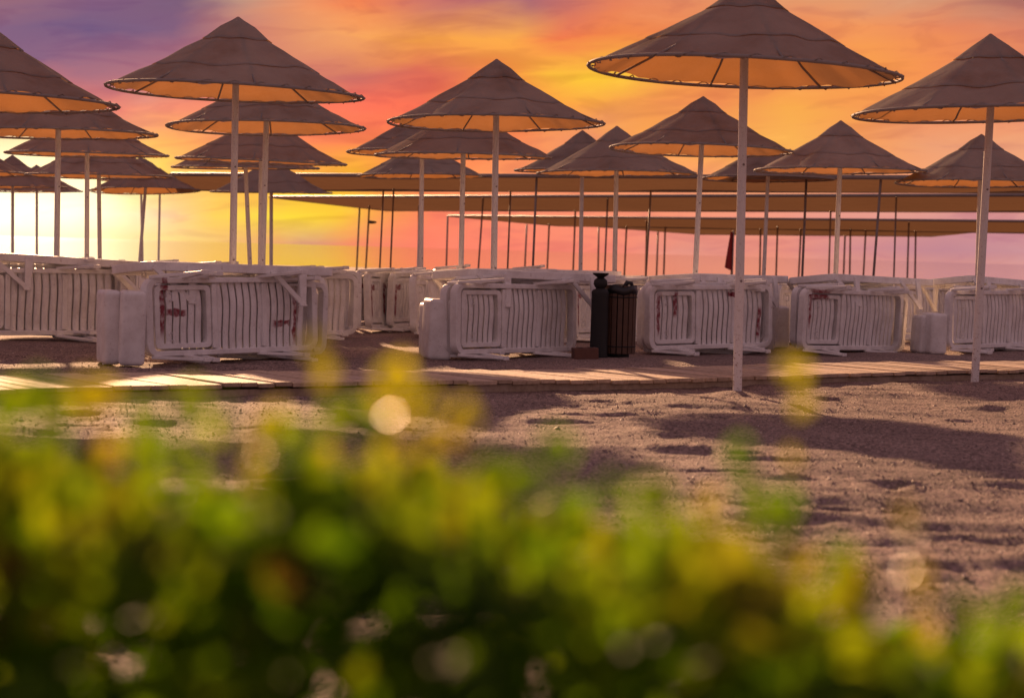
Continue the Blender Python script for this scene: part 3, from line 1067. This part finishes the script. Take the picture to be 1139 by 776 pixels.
def pile(px, by, yaw_deg, n, front_label, inner_label, mat=None, top=None, gap=.125, seed=0, d=None, inner_mat=None, lift=0):
    rng = random.Random(seed)
    if d is None:
        p = ground_at(px, by)
    else:
        q = at(px, 385, d); p = Vector((q.x, d, gz(q.x, d)))
    yaw = R(yaw_deg)
    ux = Vector((math.cos(yaw), math.sin(yaw), 0)); nb = Vector((-math.sin(yaw), math.cos(yaw), 0))
    back = Vector((.12 * rng.uniform(-1, 1) + p.x * .03, 1, 0)); back = back / max(.4, back.dot(nb))
    if yaw_deg > 62:
        back = nb
    for i in range(n):
        q = p + back * (gap * i + rng.uniform(0, .02)) + ux * (rng.uniform(-.14, .12) if i else 0)
        q.z = gz(q.x, q.y) + (.046 if i == 0 else rng.uniform(.03, .085)) + lift
        m = mat if i == 0 else (inner_mat if (inner_mat is not None and i % 2) else None)
        place_lounger(q, yaw + R(rng.uniform(-1.5, 1.5) if i else 0), R(rng.uniform(-4, 2)), R(rng.uniform(-.8, 1.3) if i == 0 else rng.uniform(-1.2, 3.2)), front_label if i == 0 else inner_label, m)
    if top is not None:
        for (sx_, off, roll, dyaw, lab, m, pit) in top:
            # lies flat across the upper rails, legs hanging down in front of the pile
            q = p + ux * sx_ + back * .1 + nb * (off + LW)
            q.z = gz(q.x, q.y) + LW + .118 + lift + .6 * math.sin(R(max(0, pit)))
            place_lounger(q, yaw + R(dyaw), R(roll), R(pit), lab, m, flat=True)
    return p, ux, nb


pa, pb_, pc, pd_, pe = M['plastic_a'], M['plastic_b'], M['plastic_c'], M['plastic_d'], M['plastic']
# front row behind the boardwalk
pL1 = pile(-80, None, 32, 4, 'white slatted lounger on its side at the left edge, front of its pile', 'white lounger inside the pile at the left edge', pe,
           [(.55, -.12, -5, -5, 'white lounger lying flat on top of the left edge pile', pb_, 2.2)], seed=1, d=18.7)
pL2 = pile(157, 404, 50, 4, 'white lounger on its side with red marks at both ends, beside two pale blocks', 'white lounger inside the pile beside the two pale blocks', pa,
           [(.12, .02, -5, -9, 'white lounger lying flat on top of the pile beside the two pale blocks', pe, .8)], seed=2)
pC = pile(500, 400, 54, 4, 'clean white slatted lounger on its side in the middle, left of the slatted bin', 'white lounger inside the middle pile left of the slatted bin', pe,
          [(.45, -.02, -4, -12, 'white lounger lying flat on top of the middle pile left of the bin', pe, 1.2)], seed=3)
pR1 = pile(716, 395, 44, 4, 'white slatted lounger on its side with red spray marks, just right of the slatted bin', 'white lounger inside the pile just right of the slatted bin', pb_,
           [(.70, .0, -4, 8, 'white lounger lying flat on top of the pile right of the bin', pe, .3)], seed=4)
pR2 = pile(885, 393.5, 47, 4, 'white lounger on its side with red paint along its lower left corner', 'white lounger inside the pile with red paint at the lower left', pc,
           [(.62, -.04, -6, -4, 'white lounger lying flat on the pile between the two right poles', pe, 1.4)], seed=5)
pR3 = pile(1049, 393, 46, 4, 'white slatted lounger on its side behind the right edge pole', 'white lounger inside the pile behind the right edge pole', pe,
           [(.55, .05, -7, 4, 'white lounger lying flat on the pile behind the right edge pole', pe, 2.0)], seed=6)
# second row: px, depth, yaw, count, where, finish
BK = [
    (75, 20.8, 34, 3, 'behind the two pale blocks', pe),
    (222, 20.3, 40, 3, 'behind the right end of the red marked pile', pe),
    (405, 23.0, 74, 2, 'end on, leftmost in the gap by the middle pile', pd_),
    (430, 23.4, 68, 3, 'end on, right one in the gap by the middle pile', pd_),
    (457, 22.2, 80, 1, 'end on, touching the left end of the middle pile', pe),
    (560, 21.9, 44, 3, 'right behind the middle pile', pe),
    (634, 21.8, 68, 2, 'end on, between middle pile and black pedestal', pd_),
    (668, 22.6, 45, 3, 'behind the slatted bin', pe),
    (775, 23.2, 46, 2, 'behind the pile right of the bin', pe),
    (858, 23.0, 62, 2, 'end on, behind the two narrow rounded blocks', pe),
    (985, 24.6, 48, 2, 'behind the pile with red paint low down', pe),
    (1085, 25.0, 40, 3, 'second row at the right edge', pe),
    (-60, 23.0, 30, 3, 'second row at the left edge', pe),
    (205, 24.2, 28, 3, 'third row, left of the big left pole', pe),
    (480, 26.2, 28, 3, 'third row, behind the central poles', pe),
    (60, 25.5, 25, 3, 'third row, in the glow at left', pe),
]
for k, (px, d, yw, n, lab, m) in enumerate(BK):
    tp = None
    if k in (5,):
        tp = [(.2 + .07 * (k % 5), -.02, -4 + (k % 4) * 1.5, (k * 37) % 17 - 8, 'white lounger lying flat, ' + lab, pe, (k * 5) % 4 - .6)]
    pile(px, None, yw, n, 'front white lounger on edge, ' + lab, 'inner white lounger, ' + lab, m, tp, seed=20 + k, d=d, inner_mat=m)

# ------------------------------------------------------------------ rounded plastic blocks at the pile ends
def block_mesh(name, w, dp, h, r):
    bm = bmesh.new()
    # rounded slab: front outline extruded along y, soft edges
    box(bm, (0, 0, h / 2), (w, dp, h))
    bmesh.ops.bevel(bm, geom=list(bm.edges), offset=r, segments=4, affect='EDGES', profile=.6)
    for v in bm.verts:                                            # slightly bulging faces
        v.co.x *= 1 + .05 * math.sin(math.pi * v.co.z / h)
    bmesh.ops.recalc_face_normals(bm, faces=bm.faces)
    me = bpy.data.meshes.new(name)
    bm.to_mesh(me); bm.free()
    me.polygons.foreach_set('use_smooth', [True] * len(me.polygons))
    return me


def plastic_block(px, by, w, dp, h, yaw, label, tilt=0.0):
    p = ground_at(px, by)
    root = empty('plastic_block', (p.x, p.y + dp / 2, gz(p.x, p.y) - .012), (0, R(tilt), R(yaw)))
    b = link_mesh('shell', block_mesh('shell', w, dp, h, .045), M['block'], root)
    bm = bmesh.new()                                              # moulded lip round the back half
    ring_prism(bm, -w / 2 - .004, w / 2 + .004, -.006, .006, .004, (.01, .01, .002), .05, h - .05, 2)
    bm_obj('seam', bm, M['block'], root)
    bm = bmesh.new()
    for s in (-1, 1):
        lathe(bm, [(.022, 0), (.022, .014), (.018, .016)], 12, (s * w * .22, 0, -.006))
    bm_obj('foot', bm, M['block'], root)
    tag(root, label, 'block', 'pale rounded plastic blocks beside the piles')


plastic_block(116, 404, .135, .34, .60, 24, 'narrower left one of the two tall pale blocks beside the red marked pile', -1)
plastic_block(140, 405.5, .20, .36, .60, 15, 'wider right one of the two tall pale blocks against the red marked pile', 1)
plastic_block(484, 399, .215, .34, .55, 15, 'single pale rounded block standing at the left end of the middle pile', 1)
plastic_block(475, 396, .12, .3, .50, 15, 'narrow pale block half hidden behind the single block at the middle pile', -1)
plastic_block(853, 388.5, .13, .3, .50, 10, 'left one of the two narrow rounded blocks beside the nearest parasol pole', 5)
plastic_block(868, 386.5, .175, .3, .47, 8, 'right one of the two narrow rounded blocks beside the nearest parasol pole', -1)
plastic_block(1027, 392, .15, .3, .42, 12, 'smaller pale rounded block between the two right hand piles, left of a wider one', 2)
plastic_block(1041, 393, .19, .34, .45, 12, 'wider pale rounded block at the left end of the pile behind the right pole', 0)

# ------------------------------------------------------------------ slatted bin, pedestal, brown block
def litter_bin():
    p = ground_at(688, 398.5)
    h = .69
    root = empty('litter_bin', (p.x, p.y + .18, gz(p.x, p.y) - .01), (0, 0, R(11)))
    bm = bmesh.new()
    n = 18
    rr = .155
    for i in range(n):
        a = 2 * math.pi * i / n
        c, s = math.cos(a), math.sin(a)
        rot = Matrix.Rotation(a, 3, 'Z')
        hh = h - .03 + .012 * math.sin(i * 2.3)
        box(bm, (rr * c, rr * s, .04 + hh / 2), (.018, .046, hh - .02), rot)
    bm_obj('slat_body', bm, M['wood_dark'], root, bevel=.003)
    bm = bmesh.new()
    for z in (.12, h - .10):
        tube(bm, [((rr + .012) * math.cos(2 * math.pi * i / 32), (rr + .012) * math.sin(2 * math.pi * i / 32), z) for i in range(32)], .006, 6, closed=True)
    bm_obj('hoop', bm, M['metal_dark'], root, smooth=True)
    bm = bmesh.new()
    lathe(bm, [(.10, .05), (.138, .08), (.140, h - .03), (.168, h + .005), (.175, h - .035), (.17, h - .07)], 28)
    for v in bm.verts:
        v.co.z += .012 * math.sin(5 * math.atan2(v.co.y, v.co.x)) * (v.co.z > h - .1)
    bm_obj('liner_bag', bm, M['bag'], root, smooth=True)
    bm = bmesh.new()
    lathe(bm, [(.09, 0), (.11, .01), (.11, .05)], 18)
    bm_obj('base', bm, M['metal_dark'], root, smooth=True, auto=R(40))
    bm = bmesh.new()                                              # bag knot
    tube(bm, [(.03, -.05, h - .01), (.06, -.05, h + .04), (.10, -.05, h + .035), (.12, -.05, h - .01)], [.02, .024, .02, .014], 8)
    bm_obj('bag_knot', bm, M['bag'], root, smooth=True)
    tag(root, 'dark round litter bin of vertical wooden slats with a black liner', 'bin')


litter_bin()


def pedestal():
    p = ground_at(666, 398.5)
    root = empty('pedestal', (p.x, p.y + .1, gz(p.x, p.y) - .01))
    bm = bmesh.new()
    lathe(bm, [(.085, 0), (.09, .02), (.084, .05), (.080, .60), (.083, .635), (.07, .655), (.045, .665), (.04, .68)], 24)
    bm_obj('column', bm, M['metal_dark'], root, smooth=True, auto=R(50))
    bm = bmesh.new()
    lathe(bm, [(.03, .665), (.052, .68), (.066, .71), (.062, .745), (.04, .765), (.026, .775)], 20)
    bm_obj('knob', bm, M['metal_dark'], root, smooth=True)
    bm = bmesh.new()
    lathe(bm, [(.028, .77), (.045, .782), (.072, .80), (.078, .815), (.07, .815), (.04, .80)], 24)
    bm_obj('dish', bm, M['metal_dark'], root, smooth=True, auto=R(50))
    tag(root, 'tall black pedestal with a round knob and flat dish, touching the slatted bin', 'pedestal')


pedestal()


def brown_block():
    p = ground_at(651, 399.5)
    root = empty('paving_block', (p.x, p.y + .09, gz(p.x, p.y) - .015), (0, R(-2), R(9)))
    bm = bmesh.new()
    box(bm, (0, 0, .062), (.23, .17, .115))
    bm_obj('body', bm, M['brick'], root, bevel=.008)
    bm = bmesh.new()
    for s in (-1, 1):
        box(bm, (s * .05, 0, .121), (.05, .08, .004))  # thin dark plates stand for shaded hollows, nothing is cut
    bm_obj('dark_plate', bm, M['metal_dark'], root)
    tag(root, 'low brown block lying on the ground at the foot of the black pedestal', 'block')


brown_block()


def bird():
    p = at(414, 248, 70)
    root = empty('bird', p, (0, 0, R(30)))
    bm = bmesh.new()
    tube(bm, [(-.16, 0, 0), (-.10, 0, .01), (0, 0, .02), (.09, 0, .02), (.14, 0, .03), (.18, 0, .025)], [.01, .035, .05, .035, .03, .004], 8)
    bm_obj('body', bm, M['bird'], root, smooth=True)
    for s in (-1, 1):
        bm = bmesh.new()
        v = [bm.verts.new(q) for q in ((.06, s * .03, .03), (-.06, s * .03, .03), (-.06, s * .17, .08), (-.03, s * .30, .05), (.05, s * .17, .09))]
        bm.faces.new(v if s > 0 else v[::-1])
        bm_obj('wing', bm, M['bird'], root)
    tag(root, 'tiny dark bird flying low below the shade roofs left of the central poles', 'bird')


bird()

# ------------------------------------------------------------------ hedge in the foreground
PROF = [(-1400, 520), (-600, 500), (-200, 490), (0, 505), (60, 530), (150, 545), (250, 552), (330, 540), (450, 545), (520, 562), (600, 588), (700, 612), (800, 600), (870, 622), (930, 660), (985, 705), (1040, 735), (1139, 745), (1300, 760), (2400, 790)]
PX_, PY_ = np.array([p[0] for p in PROF], float), np.array([p[1] for p in PROF], float)


def leaf_cloud(name, pos, size, normal_bias, tone, mat, parent, dirs=None, flat=False):
    n = len(pos)
    # leaf: base, two shoulder pairs, tip; folded along the midrib
    T = np.array([(0, 0, 0), (.30, .30, .05), (.68, .34, .06), (1, 0, -.04), (.68, -.34, .06), (.30, -.30, .05), (.30, 0, 0), (.68, 0, .015)], float)
    F = np.array([(0, 6, 1, 1), (6, 7, 2, 1), (7, 3, 2, 2), (0, 5, 6, 6), (5, 4, 7, 6), (4, 3, 7, 7)])
    if flat:
        T[:, 2] = 0
    if dirs is None:
        a = RNG.random(n) * 2 * np.pi
        upz = RNG.normal(.55, .45, n)
        ax = np.stack([np.cos(a), np.sin(a), upz], 1)
    else:
        ax = dirs
    ax = ax / np.linalg.norm(ax, axis=1, keepdims=True)
    nr = RNG.normal(0, 1, (n, 3)) * .8 + normal_bias
    nr = nr - (nr * ax).sum(1, keepdims=True) * ax
    nr /= np.linalg.norm(nr, axis=1, keepdims=True) + 1e-9
    bx = np.cross(nr, ax)
    co = pos[:, None] + size[:, None, None] * (T[None, :, 0:1] * ax[:, None] + T[None, :, 1:2] * bx[:, None] * 1.0 + T[None, :, 2:3] * nr[:, None])
    co = co.reshape(-1, 3)
    tris = []
    for q in F:
        tris.append(q[:3] if q[2] == q[3] else q)
    off = np.arange(n) * 8
    loops, starts, c = [], [], 0
    # triangles and quads in one go, per template face
    for q in tris:
        k = len(q)
        idx = (np.asarray(q)[None] + off[:, None])
        loops.append(idx.ravel()); starts.append(c + np.arange(n) * k); c += idx.size
    loops = np.concatenate(loops).astype(np.int32); starts = np.concatenate(starts).astype(np.int32)
    me = bpy.data.meshes.new(name)
    me.vertices.add(len(co)); me.vertices.foreach_set('co', co.ravel())
    me.loops.add(len(loops)); me.loops.foreach_set('vertex_index', loops)
    me.polygons.add(len(starts)); me.polygons.foreach_set('loop_start', starts)
    me.polygons.foreach_set('use_smooth', np.ones(len(starts), bool))
    me.update(calc_edges=True)
    at_ = me.attributes.new('tone', 'FLOAT', 'POINT')
    at_.data.foreach_set('value', np.repeat(tone, 8).astype(np.float32))
    return link_mesh(name, me, mat, parent)


def hedge():
    root = empty('hedge', (0, 1.15, gz(0, 1.15)))
    inv = np.array([0, 1.15, gz(0, 1.15)])
    n = 23000
    d = .98 + .85 * RNG.random(n) ** 1.2
    x = RNG.uniform(-1.2, 1.0, n)
    px = CX + FPX * x / np.minimum(d, 1.3)
    py = np.interp(px, PX_, PY_)
    zt = 1 - (py - HY - math.tan(ROLL) * (px - CX)) / FPX * np.minimum(d, 1.3) - .12 * np.clip(d - 1.3, 0, None)
    bump = N1(x * 16 + 5, d * 16) * .016 + N2(x * 40, d * 40 + 7) * .008
    zt = zt + bump - .030 + .020 * np.clip(N4(x * 26, d * 26), 0, 1)
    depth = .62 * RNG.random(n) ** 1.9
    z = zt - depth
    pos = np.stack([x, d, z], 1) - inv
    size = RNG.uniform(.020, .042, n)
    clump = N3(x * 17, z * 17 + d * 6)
    tone = np.clip(.38 + .40 * clump + RNG.normal(0, .10, n) + .38 * np.exp(-depth / .028) - .5 * np.clip(depth - .1, 0, .4), 0, .92)  # shade painted in: leaf colour darkens with depth, lightens at the top
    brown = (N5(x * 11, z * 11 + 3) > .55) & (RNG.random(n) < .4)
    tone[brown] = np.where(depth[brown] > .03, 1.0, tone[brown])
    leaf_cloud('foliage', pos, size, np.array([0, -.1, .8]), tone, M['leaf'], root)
    # woody stems from the ground up into the crown
    bm = bmesh.new()
    rng = random.Random(4)
    for i in range(70):
        bx, by = rng.uniform(-1.15, .95), rng.uniform(1.12, 1.6)
        zt_ = 1 - (np.interp(CX + FPX * bx / by, PX_, PY_) - hor(CX + FPX * bx / by)) / FPX * by - rng.uniform(.05, .16)
        pts = []
        for k in range(6):
            t = k / 5
            pts.append(Vector((bx + .05 * t * rng.uniform(-1, 1), by + .05 * t * rng.uniform(-1, 1), -.03 + zt_ * t)) - Vector(inv))
        tube(bm, pts, [.008 - .0055 * k / 5 for k in range(6)], 5)
    bm_obj('stem', bm, M['stem'], root, smooth=True)
    # young shoots standing above the clipped top
    SH = [(100, 440, 1.10, 1, 1.1), (350, 398, 1.18, 1, 1.1), (436, 426, 1.15, .8, 1.1), (298, 490, 1.08, 1, 1.2), (515, 475, 1.12, 1, 1.1), (620, 515, 1.05, .1, 1.5), (880, 425, 1.2, 1, 1.15), (826, 515, 1.15, .2, 1.1),
          (1013, 580, 1.08, 1, 1.15), (45, 448, 1.05, .2, 1.4), (8, 452, 1.1, .1, 1.4), (415, 490, 1.08, .4, 1.3), (545, 540, 1.1, .4, 1.2), (470, 462, 1.15, .7, 1), (745, 570, 1.1, .5, 1.2), (790, 570, 1.12, .6, 1.2), (1075, 700, 1.05, .4, 1.3), (200, 470, 1.05, .2, 1.3), (680, 560, 1.1, .3, 1.2), (930, 630, 1.1, .3, 1.2),
          (160, 478, 1.1, .3, 1.3), (250, 485, 1.12, .5, 1.2), (380, 478, 1.1, .3, 1.3), (70, 470, 1.0, .3, 1.4), (960, 655, 1.05, .6, 1.2), (720, 572, 1.0, .2, 1.3), (860, 585, 1.05, .3, 1.3), (575, 555, 1.0, .3, 1.3), (325, 500, 1.0, .2, 1.3), (1120, 700, 1.0, .3, 1.4), (-60, 450, 1.1, .3, 1.3), (1180, 720, 1.1, .3, 1.3)]
    for (sx_, sy_, dd, yel, ssc) in SH:
        tip = at(sx_, sy_, dd)
        base_py = float(np.interp(sx_, PX_, PY_)) + 90
        bt = at(sx_ - random.uniform(-25, 25), max(base_py, sy_ + 60), dd + .02)
        bm = bmesh.new()
        pts = [bt.lerp(tip, t) + Vector((random.uniform(-.002, .002), 0, 0)) - Vector(inv) for t in (0, .35, .7, 1)]
        tube(bm, pts, [.0016, .0014, .0011, .0007], 5)
        stem = bm_obj('shoot', bm, M['stem'], root, smooth=True)
        ax = np.array((tip - bt).normalized())
        m = 9
        ts = np.concatenate([np.array([1.0, .98, .95]), RNG.uniform(.25, .95, m - 3)])
        ps = np.array([bt.lerp(tip, float(t)) for t in ts]) - inv
        an = RNG.random(m) * 6.28
        ds = np.stack([np.cos(an) * .8, np.sin(an) * .5, .9 * np.ones(m)], 1)
        ds[:3, 2] = 1.8
        leaf_cloud('leaves', ps, RNG.uniform(.012, .019, m) * ssc, np.array([0, -1.2, .3]), np.clip(RNG.normal(.45 + .35 * yel, .1, m), 0, .95), M['leaf_young'] if yel > .5 else M['leaf'], stem, ds)
    # tiny flat leaves added and aimed to mirror the sun as glint discs
    for (sx_, sy_, dd, s_) in [(434, 461, 1.06, .0030), (595, 568, .97, .0032), (464, 580, .96, .0012), (885, 604, 1.02, .0026), (1008, 634, 1.02, .0026), (500, 540, 1.0, .0020), (470, 755, .95, .0018), (620, 632, .95, .001), (810, 560, 1.0, .0013), (1012, 600, 1.05, .0016), (290, 505, 1.0, .0012)]:
        p = np.array([at(sx_, sy_, dd)]) - inv
        rv = (Vector((0, 0, CAM_H)) - at(sx_, sy_, dd)).normalized()
        nn = np.array((sdir + rv).normalized())
        axd = np.cross(nn, np.array([.3, .2, 1.0])); axd /= np.linalg.norm(axd)
        o = leaf_cloud('glint_leaf', p - axd * s_ * 1.15, np.array([s_ * 2.3]), nn * 300, np.array([.7]), M['leaf_gloss'], root, np.array([axd]), True)
    tag(root, 'green leafy hedge with yellowish young shoots, out of focus in the foreground', 'hedge')


hedge()
